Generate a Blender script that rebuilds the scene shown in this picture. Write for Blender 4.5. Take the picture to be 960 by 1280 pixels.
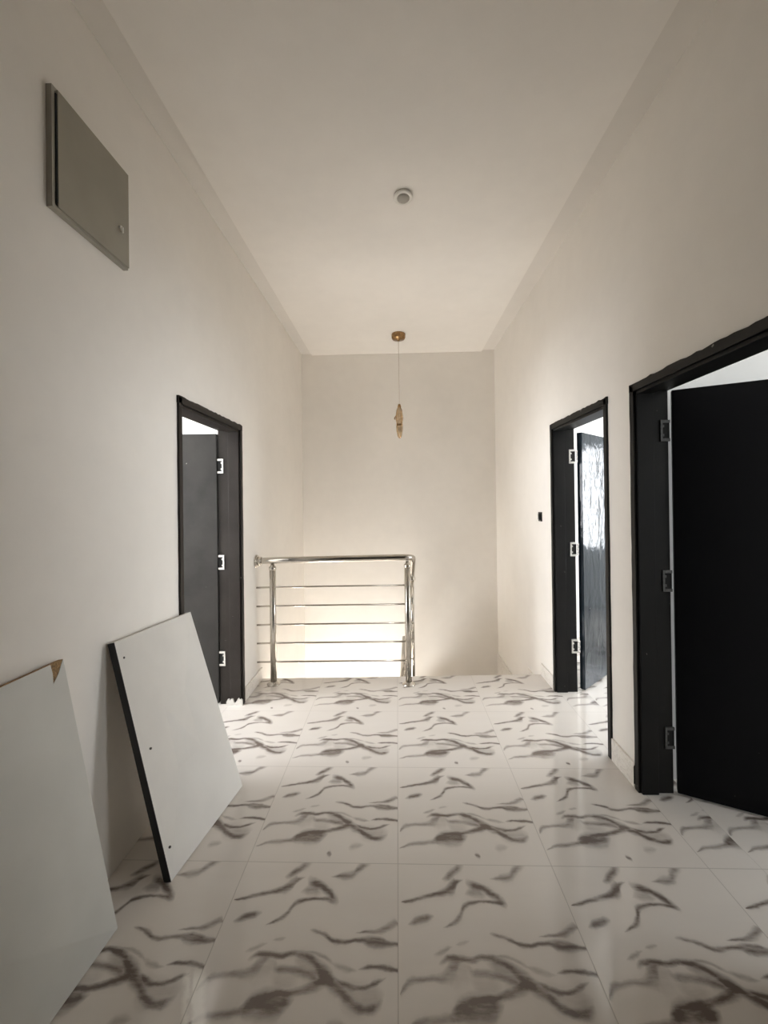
import bpy, bmesh, math, random
from mathutils import Vector, Matrix
import numpy as np

random.seed(7)
sc = bpy.context.scene
for o in list(bpy.data.objects):
    bpy.data.objects.remove(o)

# ------------------------------------------------------------------ camera
CX, CZ, YAW, PITCH, ROLL, FPX, SY = 0.015, 1.4335, -0.0314, 0.0043, -0.0125, 522.85, -15.58
fw = Vector((math.sin(YAW)*math.cos(PITCH), math.cos(YAW)*math.cos(PITCH), math.sin(PITCH)))
r0 = Vector((math.cos(YAW), -math.sin(YAW), 0)); u0 = r0.cross(fw)
rt = r0*math.cos(ROLL)+u0*math.sin(ROLL); up = -r0*math.sin(ROLL)+u0*math.cos(ROLL)
cam_d = bpy.data.cameras.new('camera'); cam = bpy.data.objects.new('camera', cam_d)
sc.collection.objects.link(cam)
M = Matrix.Identity(4)
for i in range(3):
    M[i][0] = rt[i]; M[i][1] = up[i]; M[i][2] = -fw[i]
M[0][3], M[1][3], M[2][3] = CX, 0.0, CZ
cam.matrix_world = M
cam_d.sensor_fit = 'VERTICAL'; cam_d.sensor_height = 36.0; cam_d.lens = 36.0*FPX/1280
cam_d.shift_y = SY/1280; cam_d.clip_start = 0.02
sc.camera = cam

# ------------------------------------------------------------------ light and exposure
w = bpy.data.worlds.new('world'); sc.world = w; w.use_nodes = True
w.node_tree.nodes['Background'].inputs[0].default_value = (0.80, 0.90, 1.0, 1)
w.node_tree.nodes['Background'].inputs[1].default_value = 1.0
sc.view_settings.view_transform = 'Standard'; sc.view_settings.look = 'None'
sc.view_settings.gamma = 1.0; sc.view_settings.use_curve_mapping = False
sc.view_settings.exposure = -1.05
sc.cycles.diffuse_bounces = 10; sc.cycles.max_bounces = 14

def area(name, loc, direction, sx, sy, power, col, spread=math.pi):
    l = bpy.data.lights.new(name, 'AREA'); l.shape = 'RECTANGLE'; l.size = sx; l.size_y = sy
    l.energy = power; l.color = col; l.spread = spread
    o = bpy.data.objects.new(name, l); o.location = loc
    o.rotation_euler = Vector(direction).to_track_quat('-Z', 'Y').to_euler()
    sc.collection.objects.link(o); return o
# daylight entering through the windows, then an added fill lamp below the landing
area('daylight_left_room_window', (-3.93, 1.75, 1.55), (1, 0, -.05), 1.6, 1.3, 420, (0.95, 0.96, 0.99))
area('daylight_far_right_room_window', (4.06, 3.43, 1.45), (-1, 0, 0), 1.9, 1.4, 300, (0.93, 0.95, 0.97))
area('daylight_near_right_room_window', (4.06, 0.9, 1.5), (-1, 0, 0), 1.5, 1.3, 100, (0.95, 0.98, 1.0))
area('daylight_stairwell_window', (-1.08, 4.20, -1.75), (1, 0, .25), 1.3, 1.3, 370, (1.0, 0.985, 0.965))
area('added_fill_under_landing', (-.45, 3.0, -1.95), (0, 1, .25), 1.2, 1.3, 65, (1.0, 0.95, 0.89))  # invented lamp to brighten the far wall; no window stands here

# ------------------------------------------------------------------ materials
def nodes(name):
    m = bpy.data.materials.new(name); m.use_nodes = True
    nt = m.node_tree; b = nt.nodes['Principled BSDF']; return m, nt, b
def N(nt, typ, **kw):
    n = nt.nodes.new(typ)
    for k, v in kw.items():
        if k == 'op': n.operation = v
        else: setattr(n, k, v)
    return n
def mth(nt, op, a, b=None, c=None, clamp=False):
    n = nt.nodes.new('ShaderNodeMath'); n.operation = op; n.use_clamp = clamp
    for i, v in enumerate((a, b, c)):
        if v is None: continue
        if isinstance(v, (int, float)): n.inputs[i].default_value = v
        else: nt.links.new(v, n.inputs[i])
    return n.outputs[0]
def noise(nt, vec, scale, detail=3, rough=.5, dist=0):
    n = nt.nodes.new('ShaderNodeTexNoise'); n.inputs['Scale'].default_value = scale
    n.inputs['Detail'].default_value = detail; n.inputs['Roughness'].default_value = rough
    n.inputs['Distortion'].default_value = dist
    if vec is not None: nt.links.new(vec, n.inputs['Vector'])
    return n.outputs['Fac']
def mixc(nt, f, a, b):
    n = nt.nodes.new('ShaderNodeMix'); n.data_type = 'RGBA'
    if isinstance(f, (int, float)): n.inputs[0].default_value = f
    else: nt.links.new(f, n.inputs[0])
    for i, v in ((6, a), (7, b)):
        if isinstance(v, tuple): n.inputs[i].default_value = (*v, 1)
        else: nt.links.new(v, n.inputs[i])
    return n.outputs[2]
def ramp(nt, f, lo, hi):
    n = nt.nodes.new('ShaderNodeMapRange'); n.inputs[1].default_value = lo; n.inputs[2].default_value = hi
    nt.links.new(f, n.inputs[0]); return n.outputs[0]
def objco(nt):
    return nt.nodes.new('ShaderNodeTexCoord').outputs['Object']
def geo(nt):
    return nt.nodes.new('ShaderNodeNewGeometry').outputs['Position']
def bump(nt, b, h, strength, dist=.01):
    n = nt.nodes.new('ShaderNodeBump'); n.inputs['Strength'].default_value = strength
    n.inputs['Distance'].default_value = dist; nt.links.new(h, n.inputs['Height'])
    nt.links.new(n.outputs[0], b.inputs['Normal'])

def simple(name, col, rough=.5, metal=0.0, var=.06, scale=12, bstr=0.0, bscale=60, bdist=.002, spec=.5):
    m, nt, b = nodes(name)
    co = objco(nt)
    f = noise(nt, co, scale)
    a = tuple(min(1, c*(1+var)) for c in col); d = tuple(c*(1-var) for c in col)
    nt.links.new(mixc(nt, ramp(nt, f, .35, .65), d, a), b.inputs['Base Color'])
    b.inputs['Roughness'].default_value = rough; b.inputs['Metallic'].default_value = metal
    b.inputs['Specular IOR Level'].default_value = spec
    if bstr: bump(nt, b, noise(nt, co, bscale, 4), bstr, bdist)
    return m

def wall_paint(name, col):
    m, nt, b = nodes(name); co = geo(nt)
    f = noise(nt, co, 1.3, 4, .55); g = noise(nt, co, 9, 4, .6)
    s = mth(nt, 'ADD', mth(nt, 'MULTIPLY', f, .7), mth(nt, 'MULTIPLY', g, .3))
    a = tuple(c*1.025 for c in col); d = tuple(c*.965 for c in col)
    nt.links.new(mixc(nt, ramp(nt, s, .35, .65), d, a), b.inputs['Base Color'])
    b.inputs['Roughness'].default_value = .75; b.inputs['Specular IOR Level'].default_value = .25
    h = mth(nt, 'ADD', mth(nt, 'MULTIPLY', noise(nt, co, 2.2, 2), 1.0), mth(nt, 'MULTIPLY', noise(nt, co, 90, 3), .05))
    bump(nt, b, h, .25, .02)
    return m
MAT = {}
MAT['wall'] = wall_paint('cream wall paint', (.86, .832, .788))
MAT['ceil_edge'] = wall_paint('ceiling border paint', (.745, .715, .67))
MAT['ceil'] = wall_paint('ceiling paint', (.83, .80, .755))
MAT['rear'] = wall_paint('light absorbing rear paint', (.10, .085, .07))  # dark tone chosen for unseen rear walls to soak up stray light
MAT['room'] = wall_paint('room wall paint', (.86, .86, .85))

VEINS = [
('A',0.75,[0.27,0.2983,0.3467,0.3967,0.4317],[0.8883,0.9017,0.9383,0.9783,1.0],[0.0,0.0142,0.02,0.02,0.0125]),
('B',0.8,[0.0117,0.0533,0.1467,0.2317,0.2917,0.335,0.3633,0.4183],[0.735,0.7417,0.7683,0.79,0.8117,0.84,0.87,0.895],[0.0,0.0067,0.0092,0.0117,0.0183,0.0283,0.0125,0.0]),
('C',0.6,[0.565,0.6217,0.6783,0.7117,0.7367,0.7767,0.8267],[0.8967,0.9017,0.9067,0.9167,0.9467,0.9833,1.0],[0.0,0.01,0.0192,0.0192,0.0225,0.0183,0.0083]),
('D',0.85,[0.4233,0.4467,0.48,0.5167,0.5517,0.5867,0.6183,0.6483],[0.88,0.86,0.8517,0.8383,0.81,0.7833,0.7517,0.73],[0.0,0.0208,0.0192,0.0183,0.0208,0.02,0.02,0.0]),
('D2',0.75,[0.24,0.2867,0.3317,0.3567,0.3733,0.3917,0.4417,0.5117,0.5717,0.63,0.6483],[0.585,0.605,0.6317,0.6567,0.6867,0.7183,0.74,0.75,0.7467,0.73,0.725],[0.0,0.0058,0.0108,0.015,0.0175,0.0133,0.0092,0.0067,0.0092,0.0117,0.0]),
('D3',0.45,[0.4017,0.435,0.4817,0.5183,0.54],[0.79,0.805,0.805,0.7917,0.7833],[0.0,0.0158,0.0233,0.0133,0.0]),
('E',0.8,[0.0533,0.08,0.11,0.155,0.1933,0.2083],[0.6067,0.6167,0.63,0.6417,0.6533,0.6567],[0.0,0.0108,0.015,0.015,0.0092,0.0]),
('F',0.75,[0.4983,0.5267,0.5683,0.6083,0.6533,0.7017,0.76,0.8033,0.8433,0.8967,0.9533,0.9933],[0.5633,0.56,0.55,0.5333,0.5083,0.505,0.5167,0.52,0.505,0.4983,0.5,0.5],[0.0,0.0067,0.0075,0.01,0.01,0.0092,0.0075,0.0092,0.0158,0.0158,0.0117,0.0083]),
('F2',0.6,[0.755,0.8283,0.8783,0.9183,0.9617,0.99,1.0],[0.5517,0.56,0.5633,0.575,0.6,0.6133,0.6067],[0.0,0.0058,0.0083,0.0142,0.0158,0.0117,0.0058]),
('F3',0.6,[0.8083,0.8483,0.9033,0.9433,0.97],[0.5367,0.5283,0.5217,0.515,0.5117],[0.0,0.0092,0.01,0.0058,0.0]),
('G',0.4,[0.1817,0.21,0.2467,0.2783,0.2983],[0.4483,0.4567,0.4717,0.4883,0.4933],[0.0,0.0075,0.0092,0.0042,0.0]),
('G2',0.3,[0.305,0.35,0.3933],[0.505,0.5133,0.5233],[0.0,0.0058,0.0]),
('H',0.8,[0.21,0.2283,0.2567,0.3133,0.375,0.445,0.5,0.545,0.5867,0.615,0.65,0.6833,0.7183,0.75,0.7933,0.8417,0.8883,0.915,0.9283],[0.4067,0.4183,0.435,0.4367,0.4283,0.4433,0.4333,0.415,0.3833,0.3567,0.3283,0.3,0.2783,0.2483,0.22,0.2067,0.2117,0.2317,0.2417],[0.0,0.0092,0.0108,0.0108,0.0108,0.0092,0.015,0.0167,0.02,0.025,0.0275,0.0242,0.02,0.02,0.0167,0.0142,0.0158,0.0167,0.0]),
('H2',0.35,[0.445,0.4883,0.54,0.575,0.6117,0.63],[0.435,0.4083,0.3817,0.3567,0.3383,0.33],[0.0,0.0217,0.0292,0.0283,0.0175,0.0]),
('I',0.55,[0.0083,0.0267,0.0533,0.1,0.1683,0.2233,0.2533,0.2783,0.2983,0.3183,0.3533],[0.2667,0.295,0.3217,0.3333,0.3417,0.345,0.36,0.3867,0.405,0.4233,0.4267],[0.0,0.0125,0.0133,0.01,0.0108,0.0158,0.025,0.0358,0.0258,0.0142,0.0]),
('J',0.8,[0.2233,0.2483,0.2767,0.3167,0.3683,0.42,0.46,0.4867,0.5033],[0.1817,0.1917,0.2017,0.2117,0.2133,0.2167,0.225,0.2317,0.2383],[0.0,0.0125,0.0258,0.0358,0.0417,0.0392,0.0258,0.0133,0.0]),
('J2',0.55,[0.005,0.0433,0.0817,0.1333,0.185,0.2367,0.275,0.2983],[0.1233,0.1383,0.1583,0.1667,0.1717,0.18,0.1767,0.17],[0.0,0.005,0.0092,0.0117,0.0125,0.0125,0.01,0.0]),
('K',0.8,[0.245,0.2783,0.3333,0.4,0.4667,0.5283,0.5767,0.6217,0.6567,0.6833],[0.205,0.225,0.2417,0.2567,0.2633,0.2783,0.295,0.3167,0.3283,0.3283],[0.0,0.01,0.0133,0.0117,0.0117,0.0133,0.0158,0.0208,0.0208,0.0]),
('L',0.55,[0.34,0.36,0.3817,0.4283,0.495,0.56,0.61,0.6367],[0.4017,0.3833,0.3683,0.3683,0.36,0.3433,0.3267,0.3233],[0.0,0.0167,0.0125,0.0142,0.0142,0.0142,0.0142,0.0]),
('M',0.4,[0.6467,0.6833,0.7283,0.7733,0.8],[0.405,0.39,0.3767,0.3683,0.365],[0.0,0.0092,0.0108,0.005,0.0]),
('M2',0.85,[0.7883,0.8233,0.8783,0.9383,0.9933],[0.3717,0.38,0.385,0.3817,0.3717],[0.0,0.0058,0.0075,0.0092,0.0075]),
('N',0.75,[0.6733,0.7133,0.7617,0.8,0.8467,0.8783,0.9083,0.9467],[0.34,0.315,0.295,0.2917,0.2967,0.31,0.325,0.3417],[0.0,0.0083,0.0117,0.0083,0.0083,0.01,0.0067,0.0]),
('O',0.7,[0.515,0.5267,0.54,0.555],[0.0767,0.075,0.07,0.0667],[0.0,0.01,0.0117,0.0]),
('P',0.3,[0.6583,0.6833,0.7233,0.7683],[0.1283,0.1333,0.1417,0.1483],[0.0,0.0142,0.0125,0.0]),
('Q',0.4,[0.49,0.5367,0.59,0.64,0.6767],[0.455,0.4517,0.4383,0.4133,0.3917],[0.0,0.005,0.0075,0.0075,0.0]),
('R',0.2,[0.345,0.3833,0.42,0.4583,0.4867,0.515],[0.3533,0.3267,0.3067,0.3,0.3083,0.32],[0.0,0.0242,0.0342,0.0342,0.0275,0.0]),
('T',0.3,[0.6867,0.73,0.79,0.8533,0.9083,0.9367],[0.3117,0.2733,0.2517,0.2467,0.2583,0.2683],[0.0,0.03,0.0358,0.0325,0.0192,0.0]),
('U',0.22,[0.2617,0.3067,0.3483,0.3733],[0.325,0.37,0.38,0.3617],[0.0,0.0358,0.0358,0.0]),

]
def tile_material(name='marble floor tile'):
    m, nt, b = nodes(name); co = geo(nt)
    sp = nt.nodes.new('ShaderNodeSeparateXYZ'); nt.links.new(co, sp.inputs[0])
    X, Y = sp.outputs[0], sp.outputs[1]
    # beyond the threshold strip inside the right-hand doorways the tiles start afresh
    far = mth(nt, 'GREATER_THAN', X, 1.40)
    X2 = mth(nt, 'SUBTRACT', X, mth(nt, 'MULTIPLY', far, 0.20))
    U = mth(nt, 'DIVIDE', X2, .6); V = mth(nt, 'DIVIDE', mth(nt, 'SUBTRACT', Y, 1.66), .6)
    fu = mth(nt, 'FRACT', mth(nt, 'ADD', U, 20.0)); fv = mth(nt, 'FRACT', mth(nt, 'ADD', V, 20.0))
    # wobble so that the veins have torn, smoky edges
    n1 = noise(nt, co, 9, 3, .6); n2 = noise(nt, co, 34, 3, .6)
    cmb = nt.nodes.new('ShaderNodeCombineXYZ')
    nt.links.new(mth(nt, 'MULTIPLY', X, 4.0), cmb.inputs[0]); nt.links.new(mth(nt, 'MULTIPLY', Y, 15.0), cmb.inputs[1])
    n3 = noise(nt, cmb.outputs[0], 3.0, 4, .65)
    du = mth(nt, 'MULTIPLY', mth(nt, 'SUBTRACT', n1, .5), .034)
    dv = mth(nt, 'ADD', mth(nt, 'MULTIPLY', mth(nt, 'SUBTRACT', n2, .5), .016), mth(nt, 'MULTIPLY', mth(nt, 'SUBTRACT', n1, .5), .016))
    u = mth(nt, 'ADD', fu, du, clamp=True); v = mth(nt, 'ADD', fv, dv)
    total = None
    for (nm, inten, us, vs, ws) in VEINS:
        def fc(xs, ys):
            n = nt.nodes.new('ShaderNodeFloatCurve'); c = n.mapping.curves[0]
            pts = list(zip(xs, ys))
            c.points[0].location = pts[0]; c.points[1].location = pts[-1]
            for p in pts[1:-1]: c.points.new(*p)
            for p in c.points: p.handle_type = 'AUTO_CLAMPED'
            n.mapping.update(); nt.links.new(u, n.inputs['Value']); return n.outputs[0]
        f = fc(us, vs)
        ws2 = [x*10 for x in ws]; us2 = list(us)
        if us2[0] > .002: ws2[0] = 0.0
        wd = mth(nt, 'MULTIPLY', fc(us2, ws2), .205 if inten > .35 else .25)
        d = mth(nt, 'ABSOLUTE', mth(nt, 'SUBTRACT', v, f))
        q = mth(nt, 'SUBTRACT', 1.0, mth(nt, 'DIVIDE', d, mth(nt, 'MAXIMUM', wd, .0012)), clamp=True)
        q = mth(nt, 'SMOOTH_MIN', mth(nt, 'MULTIPLY', q, 1.3), 1.0, .6)
        q2 = mth(nt, 'SUBTRACT', 1.0, mth(nt, 'DIVIDE', d, mth(nt, 'ADD', mth(nt, 'MULTIPLY', wd, 1.7), .010)), clamp=True)
        q = mth(nt, 'ADD', mth(nt, 'MULTIPLY', q, .80), mth(nt, 'MULTIPLY', mth(nt, 'MULTIPLY', q2, q2), .28))
        q = mth(nt, 'MULTIPLY', q, ramp(nt, wd, .0008, .0035))
        q = mth(nt, 'MULTIPLY', q, inten)
        fl_ = min(.05, .28*(us[-1]-us[0]))
        if us[0] > .02: q = mth(nt, 'MULTIPLY', q, ramp(nt, u, us[0]-.005, us[0]+fl_))
        if us[-1] < .985: q = mth(nt, 'MULTIPLY', q, ramp(nt, u, us[-1]+.005, us[-1]-fl_))
        total = q if total is None else mth(nt, 'ADD', mth(nt, 'MAXIMUM', total, q), mth(nt, 'MULTIPLY', mth(nt, 'MINIMUM', total, q), .35))
    streak = ramp(nt, n3, .25, .75)
    total = mth(nt, 'MULTIPLY', total, mth(nt, 'ADD', .52, mth(nt, 'MULTIPLY', streak, .75)))
    total = mth(nt, 'MINIMUM', mth(nt, 'MULTIPLY', total, 1.1), .88)
    cloud = mth(nt, 'MULTIPLY', ramp(nt, noise(nt, cmb.outputs[0], .55, 3), .45, .75), .12)
    base = mixc(nt, cloud, (.715, .675, .63), (.52, .46, .41))
    col = mixc(nt, total, base, (.090, .060, .046))
    # a pale two-lobed mark near the front board
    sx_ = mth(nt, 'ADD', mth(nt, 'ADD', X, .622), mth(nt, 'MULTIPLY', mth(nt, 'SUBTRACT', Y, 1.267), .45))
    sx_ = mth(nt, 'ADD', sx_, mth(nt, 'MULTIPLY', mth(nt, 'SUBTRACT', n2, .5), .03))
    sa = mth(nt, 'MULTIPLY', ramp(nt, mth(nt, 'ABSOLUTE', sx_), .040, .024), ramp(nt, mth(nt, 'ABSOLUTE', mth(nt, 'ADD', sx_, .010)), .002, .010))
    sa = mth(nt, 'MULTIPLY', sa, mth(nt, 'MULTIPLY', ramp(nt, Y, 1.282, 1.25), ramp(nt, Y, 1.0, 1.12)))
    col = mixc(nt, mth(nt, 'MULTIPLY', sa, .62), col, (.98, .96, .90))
    # grout
    eu = mth(nt, 'MINIMUM', fu, mth(nt, 'SUBTRACT', 1.0, fu)); ev = mth(nt, 'MINIMUM', fv, mth(nt, 'SUBTRACT', 1.0, fv))
    e = mth(nt, 'MINIMUM', eu, ev)
    g = mth(nt, 'SUBTRACT', 1.0, ramp(nt, e, .0014, .0034))
    col = mixc(nt, mth(nt, 'MULTIPLY', g, .6), col, (.27, .24, .21))
    nt.links.new(col, b.inputs['Base Color'])
    rg = mth(nt, 'ADD', .05, mth(nt, 'MULTIPLY', noise(nt, co, 3.5, 4, .6), .09))
    rg = mth(nt, 'ADD', rg, mth(nt, 'MULTIPLY', g, .4))
    nt.links.new(rg, b.inputs['Roughness'])
    b.inputs['IOR'].default_value = 1.5
    h = mth(nt, 'SUBTRACT', mth(nt, 'MULTIPLY', noise(nt, co, 5, 2), .12), g)
    bump(nt, b, h, .25, .0015)
    return m
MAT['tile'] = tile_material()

def skirt_material():
    m, nt, b = nodes('veined skirting tile'); co = geo(nt)
    v = noise(nt, co, 7, 6, .7, 2.5)
    f = mth(nt, 'SUBTRACT', 1.0, ramp(nt, mth(nt, 'ABSOLUTE', mth(nt, 'SUBTRACT', v, .5)), .0, .035))
    nt.links.new(mixc(nt, mth(nt, 'MULTIPLY', f, .3), (.82, .79, .74), (.3, .25, .2)), b.inputs['Base Color'])
    b.inputs['Roughness'].default_value = .3
    return m
MAT['skirt'] = skirt_material()

def black_paint(name, col, rough, wave, chips, scuff=.0, spec=.5):
    m, nt, b = nodes(name); co = objco(nt)
    ch = noise(nt, co, 23, 5, .7)
    c = ramp(nt, ch, .735-.02*chips, .745-.02*chips)
    sm = mth(nt, 'MULTIPLY', ramp(nt, noise(nt, co, 3, 4, .6), .35, .8), scuff)
    base = mixc(nt, sm, col, (.22, .21, .19))
    nt.links.new(mixc(nt, mth(nt, 'MULTIPLY', c, .6), base, (.5, .48, .44)), b.inputs['Base Color'])
    b.inputs['Roughness'].default_value = rough; b.inputs['Specular IOR Level'].default_value = spec
    if wave:
        mp = nt.nodes.new('ShaderNodeMapping'); nt.links.new(co, mp.inputs[0]); mp.inputs['Scale'].default_value = (1, 1, .45)
        bump(nt, b, noise(nt, mp.outputs[0], 11, 3, .5, .4), wave, .006)
    else:
        bump(nt, b, noise(nt, co, 40, 4, .6), .15, .003)
    return m
MAT['leafL'] = black_paint('charcoal door paint', (.012, .011, .010), .45, 0, 1.0, .10, .25)
MAT['frameL'] = black_paint('brown black frame paint', (.016, .012, .0095), .45, 0, 1.6, .07, .2)
MAT['frame'] = black_paint('black frame paint', (.006, .006, .006), .42, 0, 1.0, .03, .2)
MAT['leafR'] = black_paint('glossy wavy black film', (.012, .020, .028), .12, 1.0, .0, .0, .16)
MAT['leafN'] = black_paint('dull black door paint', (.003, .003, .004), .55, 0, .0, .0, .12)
MAT['hinge'] = simple('pale hinge metal', (.62, .61, .58), .35, .6, .15, 60)
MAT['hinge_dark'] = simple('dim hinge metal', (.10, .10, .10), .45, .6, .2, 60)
MAT['dark'] = simple('dark parts and gap shade', (.006, .006, .006), .8, 0)  # near-black for hinge parts, also painted-in shade of narrow gaps
MAT['steel'] = simple('polished stainless steel', (.56, .53, .48), .16, 1.0, .04, 30)
MAT['steel_cap'] = simple('stainless cover cap', (.62, .59, .54), .22, 1.0, .04, 30)
MAT['laminate'] = simple('white laminate', (.66, .645, .61), .42, 0, .03, 5, .06, 40)
MAT['laminate_grey'] = simple('grey white laminate', (.60, .60, .565), .45, 0, .04, 4, .06, 40)
MAT['edge_black'] = simple('black edge band', (.006, .005, .005), .45)
MAT['chip'] = simple('raw chipboard core', (.30, .19, .09), .9, 0, .35, 160, .5, 200)
MAT['screw'] = simple('screw hole', (.05, .045, .04), .5, .3)
MAT['box'] = simple('drab enamelled steel', (.295, .275, .225), .5, 0, .05, 6, .1, 30)
MAT['box_rim'] = simple('pale box rim', (.36, .34, .29), .55, 0, .06, 8)
MAT['brass'] = simple('aged brass', (.34, .21, .10), .28, 1.0, .3, 50)
MAT['gold'] = simple('pale gold', (.72, .50, .28), .25, 1.0, .2, 40)
MAT['amber'] = simple('amber crystal', (.62, .47, .31), .15, .35, .25, 30)
MAT['cord'] = simple('clear cord', (.66, .60, .54), .4)
MAT['plastic_w'] = simple('off white plastic', (.80, .78, .73), .5)
MAT['plastic_g'] = simple('grey diffuser', (.34, .32, .28), .45)
MAT['plastic_b'] = simple('black plastic', (.008, .008, .008), .35)
MAT['plaster'] = simple('crumbled white filler', (.60, .58, .54), .9, 0, .08, 60, .6, 80, .004)
MAT['alu'] = simple('window aluminium', (.70, .72, .74), .4, .3)
def glass():
    m, nt, b = nodes('window glass')
    b.inputs['Transmission Weight'].default_value = 1.0; b.inputs['Roughness'].default_value = .02
    b.inputs['IOR'].default_value = 1.45
    nt.links.new(mixc(nt, noise(nt, objco(nt), 3), (.92, .97, 1.0), (.96, 1.0, 1.0)), b.inputs['Base Color'])
    return m
MAT['glass'] = glass()

# ------------------------------------------------------------------ mesh helpers
C = sc.collection
def bx(bm, x0, x1, y0, y1, z0, z1, bev=0.0):
    b2 = bmesh.new()
    bmesh.ops.create_cube(b2, size=1)
    for v in b2.verts:
        v.co = Vector((x0+(x1-x0)*(v.co.x+.5), y0+(y1-y0)*(v.co.y+.5), z0+(z1-z0)*(v.co.z+.5)))
    if bev: bmesh.ops.bevel(b2, geom=list(b2.edges), offset=bev, segments=2, affect='EDGES', profile=.5)
    merge(bm, b2)
def merge(bm, b2):
    mp = {}
    for v in b2.verts: mp[v] = bm.verts.new(v.co)
    for f in b2.faces:
        try:
            nf = bm.faces.new([mp[v] for v in f.verts]); nf.smooth = f.smooth
        except ValueError: pass
    b2.free()
def prism(bm, poly, h0, h1, axis='z', smooth=False):
    """extrude a 2D outline between h0 and h1 along an axis"""
    def P(a, b, h):
        return {'z': (a, b, h), 'x': (h, a, b), 'y': (a, h, b)}[axis]
    lo = [bm.verts.new(P(a, b, h0)) for a, b in poly]; hi = [bm.verts.new(P(a, b, h1)) for a, b in poly]
    n = len(poly); bm.faces.new(lo[::-1]); bm.faces.new(hi)
    for i in range(n):
        f = bm.faces.new((lo[i], lo[(i+1) % n], hi[(i+1) % n], hi[i])); f.smooth = smooth
def tube(bm, pts, r, seg=16, caps=True):
    pts = [Vector(p) for p in pts]; rings = []
    t = (pts[1]-pts[0]).normalized(); n = t.orthogonal().normalized()
    for i, p in enumerate(pts):
        if i == 0: t2 = (pts[1]-pts[0]).normalized()
        elif i == len(pts)-1: t2 = (pts[-1]-pts[-2]).normalized()
        else: t2 = ((pts[i+1]-p).normalized()+(p-pts[i-1]).normalized()).normalized()
        n = (n - t2*n.dot(t2)).normalized(); b = t2.cross(n)
        rr = r[i] if isinstance(r, (list, tuple)) else r
        rings.append([bm.verts.new(p+(n*math.cos(a)+b*math.sin(a))*rr) for a in [2*math.pi*k/seg for k in range(seg)]])
    for a, b in zip(rings, rings[1:]):
        for k in range(seg):
            f = bm.faces.new((a[k], a[(k+1) % seg], b[(k+1) % seg], b[k])); f.smooth = True
    if caps: bm.faces.new(rings[0][::-1]); bm.faces.new(rings[-1])
def lathe(bm, prof, seg=32, c=(0, 0, 0), smooth=True):
    rings = []
    for r, z in prof:
        rings.append([bm.verts.new((c[0]+r*math.cos(2*math.pi*k/seg), c[1]+r*math.sin(2*math.pi*k/seg), c[2]+z)) for k in range(seg)])
    for a, b in zip(rings, rings[1:]):
        for k in range(seg):
            f = bm.faces.new((a[k], a[(k+1) % seg], b[(k+1) % seg], b[k])); f.smooth = smooth
    bm.faces.new(rings[0][::-1]); bm.faces.new(rings[-1])
def obj(name, bm, mat, parent=None, loc=None):
    bmesh.ops.recalc_face_normals(bm, faces=bm.faces)
    me = bpy.data.meshes.new(name); bm.to_mesh(me); bm.free()
    me.materials.append(MAT[mat] if isinstance(mat, str) else mat)
    o = bpy.data.objects.new(name, me); C.objects.link(o)
    if parent is not None:
        o.parent = parent
        if parent.type == 'EMPTY' or True:
            o.matrix_parent_inverse = Matrix.Identity(4)
            off = world_loc(parent)
            for v in me.vertices: v.co -= off
    if loc: o.location = loc
    return o
def world_loc(o):
    p = Vector(o.location)
    while o.parent is not None:
        o = o.parent; p = p+Vector(o.location)
    return p
def thing(name, label, cat, loc, group=None):
    o = bpy.data.objects.new(name, None); C.objects.link(o); o.location = loc; o.empty_display_size = .1
    o['label'] = label; o['category'] = cat
    if group: o['group'] = group
    return o
def struct(name, bm, mat, label=None, cat=None):
    o = obj(name, bm, mat); o['kind'] = 'structure'
    if label: o['label'] = label
    if cat: o['category'] = cat
    return o
def rootstruct(name, loc, label, cat):
    o = thing(name, label, cat, loc); o['kind'] = 'structure'; return o
NB = bmesh.new

# ------------------------------------------------------------------ the room shell
XL, XR, YF, ZC = -1.11, 1.183, 4.977, 3.19
T = .15
ZB = -3.0
# floor: landing with a slightly skewed front edge towards the stairwell
bm = NB()
prism(bm, [(-1.26, -4.0), (1.34, -4.0), (1.34, 3.478), (XL, 3.385), (-1.26, 3.385)], -.18, 0)
prism(bm, [(-4.2, 0.2), (-1.26, 0.2), (-1.26, 4.6), (-4.2, 4.6)], -.18, 0)
prism(bm, [(1.34, -1.2), (4.2, -1.2), (4.2, 4.8), (1.34, 4.8)], -.18, 0)
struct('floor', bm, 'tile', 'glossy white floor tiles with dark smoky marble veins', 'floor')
# unseen wedge beam added under the landing to cut light on the far wall
bm = NB()
prism(bm, [(XL, -.18), (1.183, -.18), (1.183, -.30), (.06, -.22), (XL, -.50)], 3.16, 3.37, 'y')
struct('trim_added_beam', bm, 'wall', 'unseen beam added under the landing edge to block light', 'beam')

def wall_lr(x0, x1, y0, y1, holes, z0=ZB, z1=3.35):
    bm = NB(); ys = sorted(holes); y = y0
    for (a, b, h) in ys:
        bx(bm, x0, x1, y, a, z0, z1); bx(bm, x0, x1, a, b, h, z1); bx(bm, x0, x1, a, b, z0, -.181); y = b
    bx(bm, x0, x1, y, y1, z0, z1); return bm
DL = (2.115, 2.985)       # left door outer
DR = (2.345, 3.185)       # far right door
DN = (1.235, 2.105)       # near right door
DH = 1.985
struct('wall_left', wall_lr(XL-T, XL, -.15, YF+.15, [(DL[0], DL[1], DH)]), 'wall', 'long cream plastered wall on the left with one doorway', 'wall')
struct('wall_right', wall_lr(XR, XR+T, -.15, YF+.15, [(DN[0], DN[1], DH), (DR[0], DR[1], DH)]), 'wall', 'long cream plastered wall on the right with two doorways', 'wall')
bm = NB(); bx(bm, XL, XR, YF, YF+.15, ZB, 3.35)
struct('wall_far', bm, 'wall', 'cream end wall beyond the stairwell behind the railing', 'wall')
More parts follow.
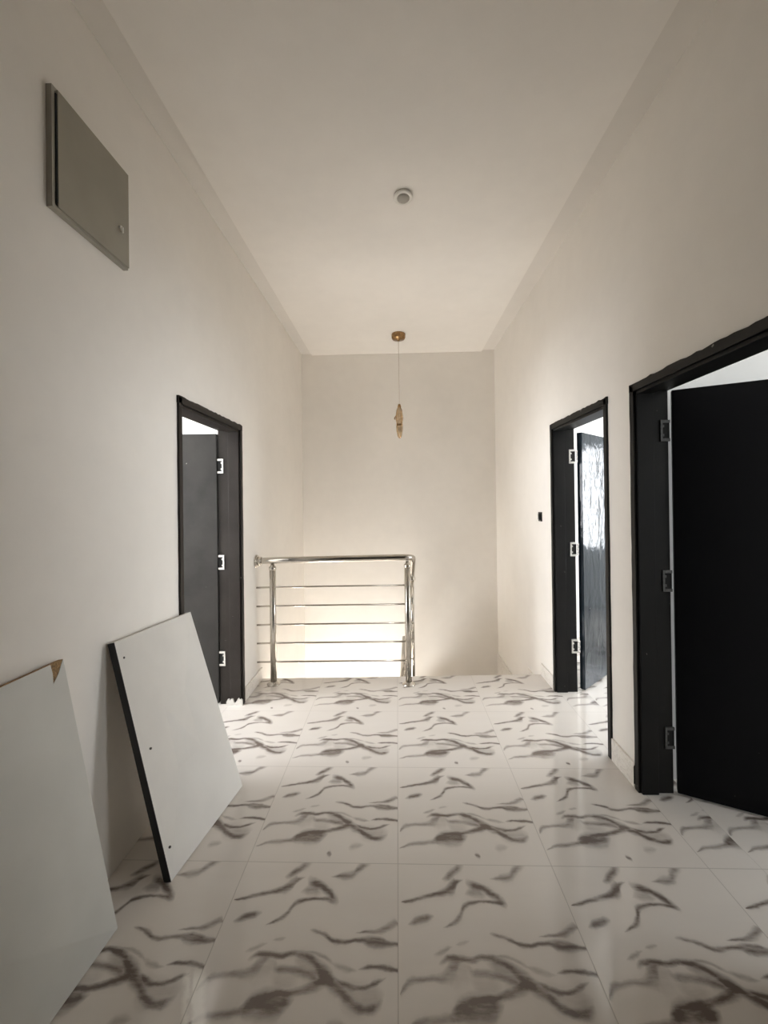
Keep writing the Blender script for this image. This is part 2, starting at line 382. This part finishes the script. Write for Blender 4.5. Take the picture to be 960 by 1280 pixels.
for x0, x1, nm in ((XL-T, XL, 'wall_left_rear'), (XR, XR+T, 'wall_right_rear')):
    bm = NB(); bx(bm, x0, x1, -4.0, -.15, ZB, 3.35); struct(nm, bm, 'rear', 'unseen hall wall behind the viewer, darkened to absorb bounce light', 'wall')
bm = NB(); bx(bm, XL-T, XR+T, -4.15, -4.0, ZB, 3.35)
struct('wall_back', bm, 'rear', 'unseen end wall behind the viewer, darkened to absorb bounce light', 'wall')
# ceiling: a slab and a slightly lower flat panel with a shallow gap along the walls
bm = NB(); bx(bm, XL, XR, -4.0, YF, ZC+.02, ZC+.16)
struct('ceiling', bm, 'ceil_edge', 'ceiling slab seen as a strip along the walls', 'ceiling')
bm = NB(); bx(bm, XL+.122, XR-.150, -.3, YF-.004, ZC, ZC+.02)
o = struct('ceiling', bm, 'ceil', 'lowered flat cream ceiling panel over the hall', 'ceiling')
# lower hall below the landing
bm = NB(); bx(bm, XL-T, XR+T, -2.0, YF+.15, ZB-.15, ZB)
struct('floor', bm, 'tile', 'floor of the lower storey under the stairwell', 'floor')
bm = NB(); bx(bm, XL, XR, -2.0, -1.85, ZB, -.18)
struct('wall_lower', bm, 'wall', 'end wall of the lower storey', 'wall')

# side rooms
def room(tag, xa, xb, y0, y1, z1, win, side):
    # win = (ya, yb, za, zb) on the outer wall
    bm = NB(); xo = xa if side < 0 else xb; w0, w1 = (xo-.15, xo) if side < 0 else (xo, xo+.15)
    ya, yb, za, zb = win
    bx(bm, w0, w1, y0, ya, 0, z1); bx(bm, w0, w1, yb, y1, 0, z1); bx(bm, w0, w1, ya, yb, 0, za); bx(bm, w0, w1, ya, yb, zb, z1)
    struct('wall_'+tag+'_outer', bm, 'room', 'window wall of the '+tag.replace('_', ' ')+' room', 'wall')
    bm = NB(); bx(bm, xa-(.15 if side < 0 else 0), xb+(.15 if side > 0 else 0), y0-.12, y0, 0, z1)
    struct('wall_'+tag+'_near', bm, 'room', 'near side wall of the '+tag.replace('_', ' ')+' room', 'wall')
    bm = NB(); bx(bm, xa-(.15 if side < 0 else 0), xb+(.15 if side > 0 else 0), y1, y1+.12, 0, z1)
    if tag != 'near_right': struct('wall_'+tag+'_far', bm, 'room', 'far side wall of the '+tag.replace('_', ' ')+' room', 'wall')
    bm = NB(); bx(bm, xa-(.15 if side < 0 else 0), xb+(.15 if side > 0 else 0), y0-.12, y1+.12, z1, z1+.12)
    struct('ceiling', bm, 'room', 'pale ceiling of the '+tag.replace('_', ' ')+' room', 'ceiling')
room('left', -3.9, XL-T, .3, 4.5, 2.75, (.95, 2.55, .9, 2.2), -1)
room('far_right', XR+T, 4.0, 2.30, 4.6, 2.75, (2.45, 4.4, .75, 2.15), 1)
room('near_right', XR+T, 4.0, -.9, 2.18, 2.75, (.15, 1.65, .85, 2.15), 1)

def window(n, x, ya, yb, za, zb, nx, nz, label):
    w = rootstruct('window_%d' % n, (x, (ya+yb)/2, za), label, 'window')
    bm = NB(); t = .045
    bx(bm, x-.03, x+.03, ya, ya+t, za, zb); bx(bm, x-.03, x+.03, yb-t, yb, za, zb)
    bx(bm, x-.03, x+.03, ya+t, yb-t, za, za+t); bx(bm, x-.03, x+.03, ya+t, yb-t, zb-t, zb)
    obj('window_frame', bm, 'alu', w)
    bm = NB()
    for i in range(1, nx):
        y = ya+(yb-ya)*i/nx; bx(bm, x-.015, x+.015, y-.014, y+.014, za+t, zb-t)
    for i in range(1, nz):
        z = za+(zb-za)*i/nz; bx(bm, x-.012, x+.012, ya+t, yb-t, z-.009, z+.009)
    obj('glazing_bars', bm, 'alu', w)
    return w
window(1, -3.86, .95, 2.55, .9, 2.2, 2, 2, 'window lighting the room behind the left door')
window(2, 3.99, 2.45, 4.4, .75, 2.15, 3, 12, 'barred window mirrored in the glossy far right door')
window(3, 3.99, .15, 1.65, .85, 2.15, 2, 2, 'window lighting the room behind the near right door')

# ------------------------------------------------------------------ doors
def wobble_bar(bm, x0, x1, ya, yb, za, zb, along, amp=.0025, n=26, seed=1):
    """a bar whose outline on the wall face wanders a little, like hand painted edges"""
    rnd = random.Random(seed)
    L = (zb-za) if along == 'z' else (yb-ya)
    ts = [i/n for i in range(n+1)]
    j1 = [rnd.uniform(-amp, amp) for _ in ts]; j2 = [0 for _ in ts]
    rings = []
    for t, a in zip(ts, j1):
        if along == 'z':
            z = za+L*t; q = [(x0, ya+a, z), (x1, ya+a, z), (x1, yb, z), (x0, yb, z)]
        else:
            y = ya+L*t; q = [(x0, y, zb+a), (x1, y, zb+a), (x1, y, za), (x0, y, za)]
        rings.append([bm.verts.new(p) for p in q])
    for a, b in zip(rings, rings[1:]):
        for k in range(4): bm.faces.new((a[k], a[(k+1) % 4], b[(k+1) % 4], b[k]))
    bm.faces.new(rings[0][::-1]); bm.faces.new(rings[-1])

def hinge_part(parent, s, xa, y, zc, mat, knuckles):
    """bracket-shaped steel plate let into the far jamb; s=+1 right side, -1 left side"""
    bm = NB(); t = .0055; hh = .052; w = .046; f = .011
    x0, x1 = (xa, xa+s*w)
    bx(bm, min(x0, x0+s*f), max(x0, x0+s*f), y-t, y+.004, zc-hh, zc+hh, .0012)
    bx(bm, min(x0+s*f, x1), max(x0+s*f, x1), y-t, y+.004, zc+hh-f*1.3, zc+hh, .0012)
    bx(bm, min(x0+s*f, x1), max(x0+s*f, x1), y-t, y+.004, zc-hh, zc-hh+f*1.3, .0012)
    for dz in (-.022, .022):
        bx(bm, min(x0+s*f, x0+s*(f+.007)), max(x0+s*f, x0+s*(f+.007)), y-t, y+.004, zc+dz-.006, zc+dz+.006, .001)
    h = obj('hinge', bm, mat, parent)
    bm = NB()
    bx(bm, min(x0+s*f, x1-s*.002), max(x0+s*f, x1-s*.002), y-.0028, y+.003, zc-hh+f*1.3, zc+hh-f*1.3)
    obj('mortise', bm, 'dark', h)
    if knuckles:
        bm = NB()
        for k in range(5):
            z0 = zc-.045+k*.018
            r = .0065 if k % 2 == 0 else .0052
            tube(bm, [(x1+s*.006, y-.010, z0), (x1+s*.006, y-.010, z0+.0165)], r, 14)
        obj('hinge_pin', bm, mat, h)
    return h

def make_door(n, s, xw, y0, y1, zt, leaf_angle, fm, lm, hm, label, seed, hz, knuckles, leaf_len, leaf_x, leaf_dy=0.0, leaf_drop=.055):
    """s=+1 door in the right wall (room towards +x), -1 left wall"""
    d = rootstruct('door_%d' % n, (xw, (y0+y1)/2, 0), label, 'door')
    def X(t): return xw+s*t
    def xs(a, b): return (min(X(a), X(b)), max(X(a), X(b)))
    ft = .042
    # jambs and head: full-depth lining + a thicker stop on the hall side
    bm = NB()
    a, b = xs(-.012, T+.004)
    wobble_bar(bm, a, b, y0-.004, y0+ft-.014, 0.0, zt, 'z', .0018, 30, seed)
    a, b = xs(0.0, .078); bx(bm, a, b, y0+ft-.014, y0+ft, 0, zt-.03, .002)
    j = obj('jamb', bm, fm, d)
    bm = NB()
    a, b = xs(-.012, T+.004)
    # far jamb: wobbling edge on the far side
    rnd = random.Random(seed+5); n_ = 30; rings = []
    for i in range(n_+1):
        z = zt*i/n_; e = rnd.uniform(-.0018, .0018)
        rings.append([bm.verts.new(p) for p in ((a, y1-ft+.014, z), (b, y1-ft+.014, z), (b, y1+.004+e, z), (a, y1+.004+e, z))])
    for p, q in zip(rings, rings[1:]):
        for k in range(4): bm.faces.new((p[k], p[(k+1) % 4], q[(k+1) % 4], q[k]))
    bm.faces.new(rings[0][::-1]); bm.faces.new(rings[-1])
    a, b = xs(0.0, .078); bx(bm, a, b, y1-ft, y1-ft+.014, 0, zt-.03, .002)
    jf = obj('jamb', bm, fm, d)
    bm = NB()
    a, b = xs(-.012, T+.004)
    wobble_bar(bm, a, b, y0-.006, y1+.006, zt-.03, zt+.008, 'y', .003, 30, seed+9)
    a, b = xs(0.0, .078); bx(bm, a, b, y0+ft-.014, y1-ft+.014, zt-.046, zt-.03, .002)
    obj('head', bm, fm, d)
    # the leaf, hung on the far jamb and opened into the room
    hx, hy = X(leaf_x), y1-ft+.010+leaf_dy
    ang = leaf_angle   # direction of the leaf in plan, radians from +x towards +y
    ux, uy = math.cos(ang), math.sin(ang)
    nx, ny = (-uy, ux)
    th = .038
    if ny < 0: nx, ny = -nx, -ny     # thickness goes to the far side
    zl0, zl1 = .012, zt-leaf_drop
    def P(t, w, z): return (hx+ux*t+nx*w, hy-.012+uy*t+ny*w, z)
    b2 = NB()
    q = [P(0, 0, 0), P(leaf_len, 0, 0), P(leaf_len, th, 0), P(0, th, 0)]
    prism(b2, [(p[0], p[1]) for p in q], zl0, zl1)
    bmesh.ops.bevel(b2, geom=list(b2.edges), offset=.002, segments=2, affect='EDGES')
    leaf = obj('leaf', b2, lm, d)
    for z in hz:
        hinge_part(d, s, X(T-.036), y1-ft+.012, z, hm, knuckles)
    return d, P, leaf
dl, Pl, leafl = make_door(1, -1, XL, DL[0], DL[1], DH, math.radians(181.5), 'frameL', 'leafL', 'hinge',
    'charcoal grey painted door standing open in the left wall beside the railing', 3, (1.70, 1.012, .325), False, .76, .158)
dr, Pr, leafr = make_door(2, 1, XR, DR[0], DR[1], DH, math.radians(43), 'frame', 'leafR', 'hinge',
    'glossy black door mirroring a barred window, open in the right wall by the stairwell', 13, (1.75, 1.06, .34), True, .76, .212, .018)
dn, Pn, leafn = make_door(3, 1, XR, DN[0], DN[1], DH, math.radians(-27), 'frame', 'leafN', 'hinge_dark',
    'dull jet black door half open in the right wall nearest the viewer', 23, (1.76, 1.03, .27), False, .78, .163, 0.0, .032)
# small screw in the left leaf, seen as a bright speck
bm = NB(); p = Pl(.27, -.002, 1.62)
tube(bm, [(p[0], p[1]-.004, p[2]), (p[0], p[1]+.003, p[2])], .006, 12)
obj('screw', bm, 'hinge', dl)
# crumbled filler at the foot of the left far jamb
bm = NB(); rnd = random.Random(4)
top = []
nn = 26
for i in range(nn+1):
    t = i/nn; x = XL+.012-.115*t; z = .012+.030*abs(math.sin(t*5+.9))*(1-t*.4)+rnd.uniform(0, .020)
    top.append((x, z))
prism(bm, top+[(top[-1][0], 0.0), (top[0][0], 0.0)], DL[1]-.052, DL[1]-.040, 'y')
obj('filler_patch', bm, 'plaster', dl)

# ------------------------------------------------------------------ skirting tiles
def skirting(name, x0, x1, y0, y1, z0, z1, label):
    bm = NB(); bx(bm, x0, x1, y0, y1, z0, z1, .002); return struct(name, bm, 'skirt', label, 'skirting')
skirting('baseboard_left', XL, XL+.013, DL[1]+.01, 3.38, 0, .095, 'short cream skirting tile between the left door and the railing')
skirting('baseboard_right', XR-.013, XR, DR[1]+.01, 3.47, 0, .095, 'short skirting tile between the far right door and the stairwell')
skirting('baseboard_right', XR-.013, XR, DN[1]+.012, DR[0]-.01, 0, .12, 'cream skirting tile on the wall between the two right doors')
skirting('baseboard_right', XR-.013, XR, .0, DN[0]-.01, 0, .12, 'skirting tile before the near right door')
skirting('baseboard_stairs', XR-.013, XR, 3.52, 3.82, -.26, -.085, 'upper skirting tile beside the stairs on the right wall')
skirting('baseboard_stairs', XR-.013, XR, 4.38, YF-.002, -.62, -.37, 'lower skirting tile beside the stairs in the far right corner')
# broken end of the skirting by the near door: dark smudged end face
bm = NB(); rnd = random.Random(2)
pts = [(XR-.0135, .02), (XR-.001, .012), (XR-.001, .1), (XR-.006, .112), (XR-.0135, .105)]
prism(bm, pts, DN[1]+.0085, DN[1]+.0118, 'y')
o = struct('trim_2', bm, 'frame', 'black paint smeared on the end of the skirting at the near right door', 'paint smear')

# ------------------------------------------------------------------ stairs
st = thing('staircase', 'tiled steps going down along the right wall beyond the landing', 'stairs', (.63, 3.48, -.17)); st['kind'] = 'structure'
for k in range(5):
    z = -.17*(k+1); ya = 3.482+.27*k
    bm = NB(); bx(bm, .09, XR, ya, ya+.27, z-.16, z, .003)
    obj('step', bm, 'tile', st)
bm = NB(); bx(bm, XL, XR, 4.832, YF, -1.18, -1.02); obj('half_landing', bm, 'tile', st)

# ------------------------------------------------------------------ stainless railing
rl = thing('stair_railing', 'polished stainless steel railing with five thin bars at the landing edge', 'railing', (-.45, 3.284, 0))
RY = 3.284; RZ = .985
def arc(c, r, a0, a1, n, f): return [f(c, r, a0+(a1-a0)*i/n) for i in range(n+1)]
pts = [(XL+.004, RY, RZ-.012)]+[(XL+.06, RY, RZ-.010)]
ex, rr = .132, .075
pts += [(-.5, RY, RZ), (ex-rr, RY, RZ+.008)]
for i in range(1, 9):
    a = math.pi/2*i/8; pts.append((ex-rr+rr*math.sin(a), RY+rr*(1-math.cos(a)), RZ+.008-.02*i/8*i/8))
ye, ze = RY+rr, RZ-.012
pts += [(ex+.001, ye+.03, ze-.02), (ex+.002, ye+.4, ze-.02-.63*.37), (ex+.004, ye+1.30, ze-.02-.63*1.27)]
bm = NB(); tube(bm, pts, .0245, 20); obj('handrail', bm, 'steel', rl)
# wall flange
bm = NB()
for (a, b, r) in ((0, .008, .052), (.008, .018, .046), (.018, .045, .034)):
    tube(bm, [(XL+a, RY, RZ-.014), (XL+b, RY, RZ-.014)], r, 28)
fl = obj('wall_flange', bm, 'steel_cap', rl)
def post(x, y, z0, z1, r=.0245):
    bm = NB(); tube(bm, [(x, y, z0+.004), (x, y, z1)], r, 20); p = obj('post', bm, 'steel', rl)
    bm = NB(); lathe(bm, [(.052, 0), (.052, .004), (.046, .010), (.034, .014), (.030, .022), (.0262, .024)], 28, (x, y, z0)); obj('base_cap', bm, 'steel_cap', p)
    bm = NB(); lathe(bm, [(.0262, 0), (.0285, .004), (.0285, .022), (.018, .030), (.012, .052)], 24, (x, y, z1-.028)); obj('top_collar', bm, 'steel_cap', p)
    return p
post(-.978, RY, 0, RZ-.055)
post(.088, RY, 0, RZ-.045)
def hr_z(y): return ze-.02-.63*(y-ye-.03)
post(.134, 3.62, -.17, hr_z(3.62)-.03, .017)
post(.134, 4.42, -.68, hr_z(4.42)-.03, .017)
for i, z in enumerate((.186, .334, .480, .627, .775)):
    bm = NB(); tube(bm, [(XL+.002, RY, z-.014), (-.978, RY, z-.010), (.088, RY, z)], .0068, 12); obj('bar', bm, 'steel', rl)
    bm = NB(); zs = z-.005
    tube(bm, [(.088, RY, zs), (.118, RY+.05, zs), (.134, RY+.10, zs-.03), (.134, 4.66, zs-.03-.63*1.276)], .0068, 12); obj('bar', bm, 'steel', rl)
# balustrade of the lower flight, seen end-on through the well
rl2 = thing('lower_railing', 'slanting stainless rails of the lower flight behind the right railing post', 'railing', (.05, 4.84, -1.02))
bm = NB(); tube(bm, [(.075, 4.78, -.12), (.045, 4.3, -.34), (-.02, 3.55, -.62)], .022, 16); obj('handrail', bm, 'steel', rl2)
bm = NB(); tube(bm, [(.075, 4.86, -1.02), (.075, 4.80, -.13)], .022, 16); obj('post', bm, 'steel', rl2)
bm = NB(); tube(bm, [(.075, 4.78, -.30), (.06, 4.3, -.50), (.0, 3.55, -.80)], .0068, 12); obj('bar', bm, 'steel', rl2)

# ------------------------------------------------------------------ leaning boards
def slab_from(bm, q, t, nrm):
    """quad q (4 front corners, ccw) given thickness t against direction nrm"""
    a = [bm.verts.new(p) for p in q]; b = [bm.verts.new(Vector(p)-nrm*t) for p in q]
    n = len(q); bm.faces.new(a); bm.faces.new(b[::-1])
    for i in range(n): bm.faces.new((a[i], b[i], b[(i+1) % n], a[(i+1) % n]))
B0, B1, T1, T0 = Vector((-.858, 1.562, 0.004)), Vector((-.785, 2.098, .004)), Vector((-1.073, 2.158, .868)), Vector((-1.076, 1.572, .905))
nrm = ((B1-B0).cross(T0-B0)).normalized()
if nrm.x < 0: nrm = -nrm
bd = thing('leaning_board', 'white laminate board with a black edge leaning on the left wall beside the door', 'board', (-.95, 1.83, 0))
bm = NB(); slab_from(bm, [B0, B1, T1, T0], .0285, nrm); obj('panel', bm, 'laminate', bd)
bm = NB()
e = (B1-B0).normalized()*-.0015
slab_from(bm, [B0+e+nrm*.0006, B0-e*.2+nrm*.0006, T0-e*.2+nrm*.0006, T0+e+nrm*.0006], .030, nrm); obj('edge_band', bm, 'edge_black', bd)
def on_board(u, v):
    a = B0.lerp(B1, u); b = T0.lerp(T1, u); return a.lerp(b, v)
for (u, v) in ((.055, .925), (.10, .52), (.06, .115)):
    p = on_board(u, v); bm = NB(); tube(bm, [p-nrm*.004, p+nrm*.0012], .0045, 12); obj('screw_hole', bm, 'screw', bd)
# small missing bite at the lower edge: a pale spacer under the far part
# front board, close to the viewer
A0, A1 = Vector((-.948, 1.390, 0.003)), Vector((-1.02, .18, .003))      # bottom far, bottom near
S0, S1 = Vector((-1.086, 1.338, .930)), Vector((-1.090, .13, .945))     # top far, top near
n2 = ((S0-A0).cross(A1-A0)).normalized()
if n2.x < 0: n2 = -n2
fb = thing('leaning_board', 'large grey-white board with a chipped brown corner, nearest the viewer at left', 'board', (-1.0, .8, 0))
bm = NB(); slab_from(bm, [A0, S0, S1, A1], .016, n2); obj('core', bm, 'chip', fb)
bm = NB()
ex_ = (S1-S0).normalized(); dn_ = (A0-S0).normalized()
c1 = S0+ex_*.050; c2 = S0+dn_*.062+ex_*.053; off = n2*.0012
cL = c1.lerp(c2, .5)+ex_*-.0035; cR = S0.lerp(c2, .5)+dn_*.006; cR2 = S0.lerp(c2, .15)+dn_*.001
q = [p+off for p in (A0, S0, cR2, cR, c2, cL, c1, S1, A1)]
slab_from(bm, q, .0011, n2); obj('laminate_face', bm, 'laminate_grey', fb)

# ------------------------------------------------------------------ distribution box on the left wall
db = thing('distribution_box', 'drab grey steel fuse box high on the left wall', 'fuse box', (XL, 1.52, 2.4))
by0, by1, bz0, bz1 = 1.318, 1.700, 2.405, 2.805
bm = NB()
bx(bm, XL, XL+.020, by0, by0+.012, bz0, bz1); bx(bm, XL, XL+.020, by1-.012, by1, bz0, bz1)
bx(bm, XL, XL+.020, by0+.012, by1-.012, bz0, bz0+.012); bx(bm, XL, XL+.020, by0+.012, by1-.012, bz1-.012, bz1)
bx(bm, XL+.001, XL+.004, by0+.012, by1-.012, bz0+.012, bz1-.012)
obj('housing', bm, 'box_rim', db)
bm = NB(); bx(bm, XL+.021, XL+.026, by0+.018, by1-.001, bz0+.008, bz1-.004, .0015); dd = obj('door', bm, 'box', db)
bm = NB(); bx(bm, XL+.019, XL+.0245, by0+.012, by0+.0195, bz0+.02, bz1-.02); obj('gap_shade_strip', bm, 'dark', db)  # black strip painted in for shade along the door's hinge side
bm = NB(); tube(bm, [(XL+.012, by0+.016, bz0+.015), (XL+.012, by0+.016, bz0+.055)], .010, 12); obj('hinge', bm, 'dark', db)
bm = NB()
p = (XL+.026, 1.645, 2.545)
tube(bm, [p, (p[0]+.006, p[1], p[2])], .010, 18)
bx(bm, p[0]+.005, p[0]+.012, p[1]-.003, p[1]+.003, p[2]-.018, p[2]+.004, .001); obj('latch', bm, 'plastic_w', dd)

# ------------------------------------------------------------------ ceiling fitting and pendant
cl = thing('ceiling_fitting', 'small round off-white fitting in the middle of the ceiling', 'ceiling fitting', (.072, 2.39, ZC))
def tilt(bm, c, ang):
    bmesh.ops.rotate(bm, verts=bm.verts, cent=c, matrix=Matrix.Rotation(ang, 3, 'X'))
fc_ = (.072, 2.395, ZC-.011)
bm = NB(); lathe(bm, [(.040, 0), (.040, -.012), (.038, -.013)], 28, (.072, 2.395, ZC)); obj('gap_shade_neck', bm, 'dark', cl)  # near-black colour stands in for the shaded gap above the rim
bm = NB(); lathe(bm, [(.050, .002), (.053, -.001), (.053, -.008), (.046, -.012), (.036, -.011), (.034, -.006)], 40, fc_)
tilt(bm, fc_, math.radians(-6)); obj('rim', bm, 'plastic_w', cl)
bm = NB(); lathe(bm, [(.0355, -.005), (.0355, -.011), (.024, -.016), (.006, -.0175)], 36, fc_)
tilt(bm, fc_, math.radians(-6)); obj('diffuser', bm, 'plastic_g', cl)

px, py = .050, 4.39
pd = thing('pendant_lamp', 'slim gold pendant lamp hanging on a thin cord over the stairwell', 'pendant lamp', (px, py, ZC))
bm = NB(); lathe(bm, [(.070, 0), (.073, -.006), (.072, -.040), (.064, -.056), (.02, -.060), (.012, -.066), (.010, -.078)], 40, (px, py, ZC)); cp = obj('canopy', bm, 'brass', pd)
for k in range(2):
    a = math.radians(-70+180*k); bm = NB()
    tube(bm, [(px+.073*math.cos(a), py+.073*math.sin(a), ZC-.028), (px+.082*math.cos(a), py+.082*math.sin(a), ZC-.028)], .006, 10)
    obj('screw', bm, 'brass', cp)
bm = NB(); tube(bm, [(px, py, ZC-.075), (px+.001, py, 2.43)], .0032, 8); obj('cord', bm, 'cord', pd)
def facet(bm, prof, seg, c, tw=0.0):
    rings = []
    for i, (r, z) in enumerate(prof):
        rings.append([bm.verts.new((c[0]+r*math.cos(2*math.pi*k/seg+tw*i), c[1]+r*math.sin(2*math.pi*k/seg+tw*i), c[2]+z)) for k in range(seg)])
    for a, b in zip(rings, rings[1:]):
        for k in range(seg): bm.faces.new((a[k], a[(k+1) % seg], b[(k+1) % seg], b[k]))
    bm.faces.new(rings[0][::-1]); bm.faces.new(rings[-1])
# crystal body: an upper and a lower faceted half inside a gold cage
bm = NB(); facet(bm, [(.016, 0), (.031, -.03), (.045, -.11), (.036, -.178)], 6, (px, py, 2.420), .18); cr = obj('upper_crystal', bm, 'amber', pd)
bm = NB(); facet(bm, [(.035, 0), (.034, -.05), (.023, -.112), (.012, -.128)], 6, (px, py, 2.225), .16); obj('lower_crystal', bm, 'amber', pd)
bm = NB(); facet(bm, [(.020, .0), (.034, -.004), (.034, -.015), (.020, -.019)], 6, (px, py, 2.244), .0); obj('collar', bm, 'gold', pd)
bm = NB(); lathe(bm, [(.005, .03), (.012, .026), (.019, .004), (.019, -.008), (.010, -.012)], 16, (px, py, 2.424)); obj('cap', bm, 'brass', pd)
for k in range(4):
    a = math.radians(35+90*k); c_, s_ = math.cos(a), math.sin(a)
    bm = NB(); tube(bm, [(px+.016*c_, py+.016*s_, 2.42), (px+.041*c_, py+.041*s_, 2.315), (px+.033*c_, py+.033*s_, 2.235), (px+.020*c_, py+.020*s_, 2.115), (px+.004*c_, py+.004*s_, 2.095)], .0042, 8)
    obj('cage_rod', bm, 'gold', pd)
bm = NB(); tube(bm, [(px-.030, py-.01, 2.335), (px-.052, py-.014, 2.302), (px-.046, py-.014, 2.288)], .006, 8); obj('side_arm', bm, 'brass', pd)

# ------------------------------------------------------------------ small black wall device
sw = thing('wall_switch', 'small black switch on the right wall beside the far door', 'switch', (XR, 3.45, 1.29))
bm = NB(); bx(bm, XR-.010, XR, 3.412, 3.482, 1.255, 1.330, .003); obj('plate', bm, 'plastic_b', sw)
bm = NB(); bx(bm, XR-.018, XR-.010, 3.428, 3.466, 1.268, 1.316, .003); obj('rocker', bm, 'plastic_b', sw)
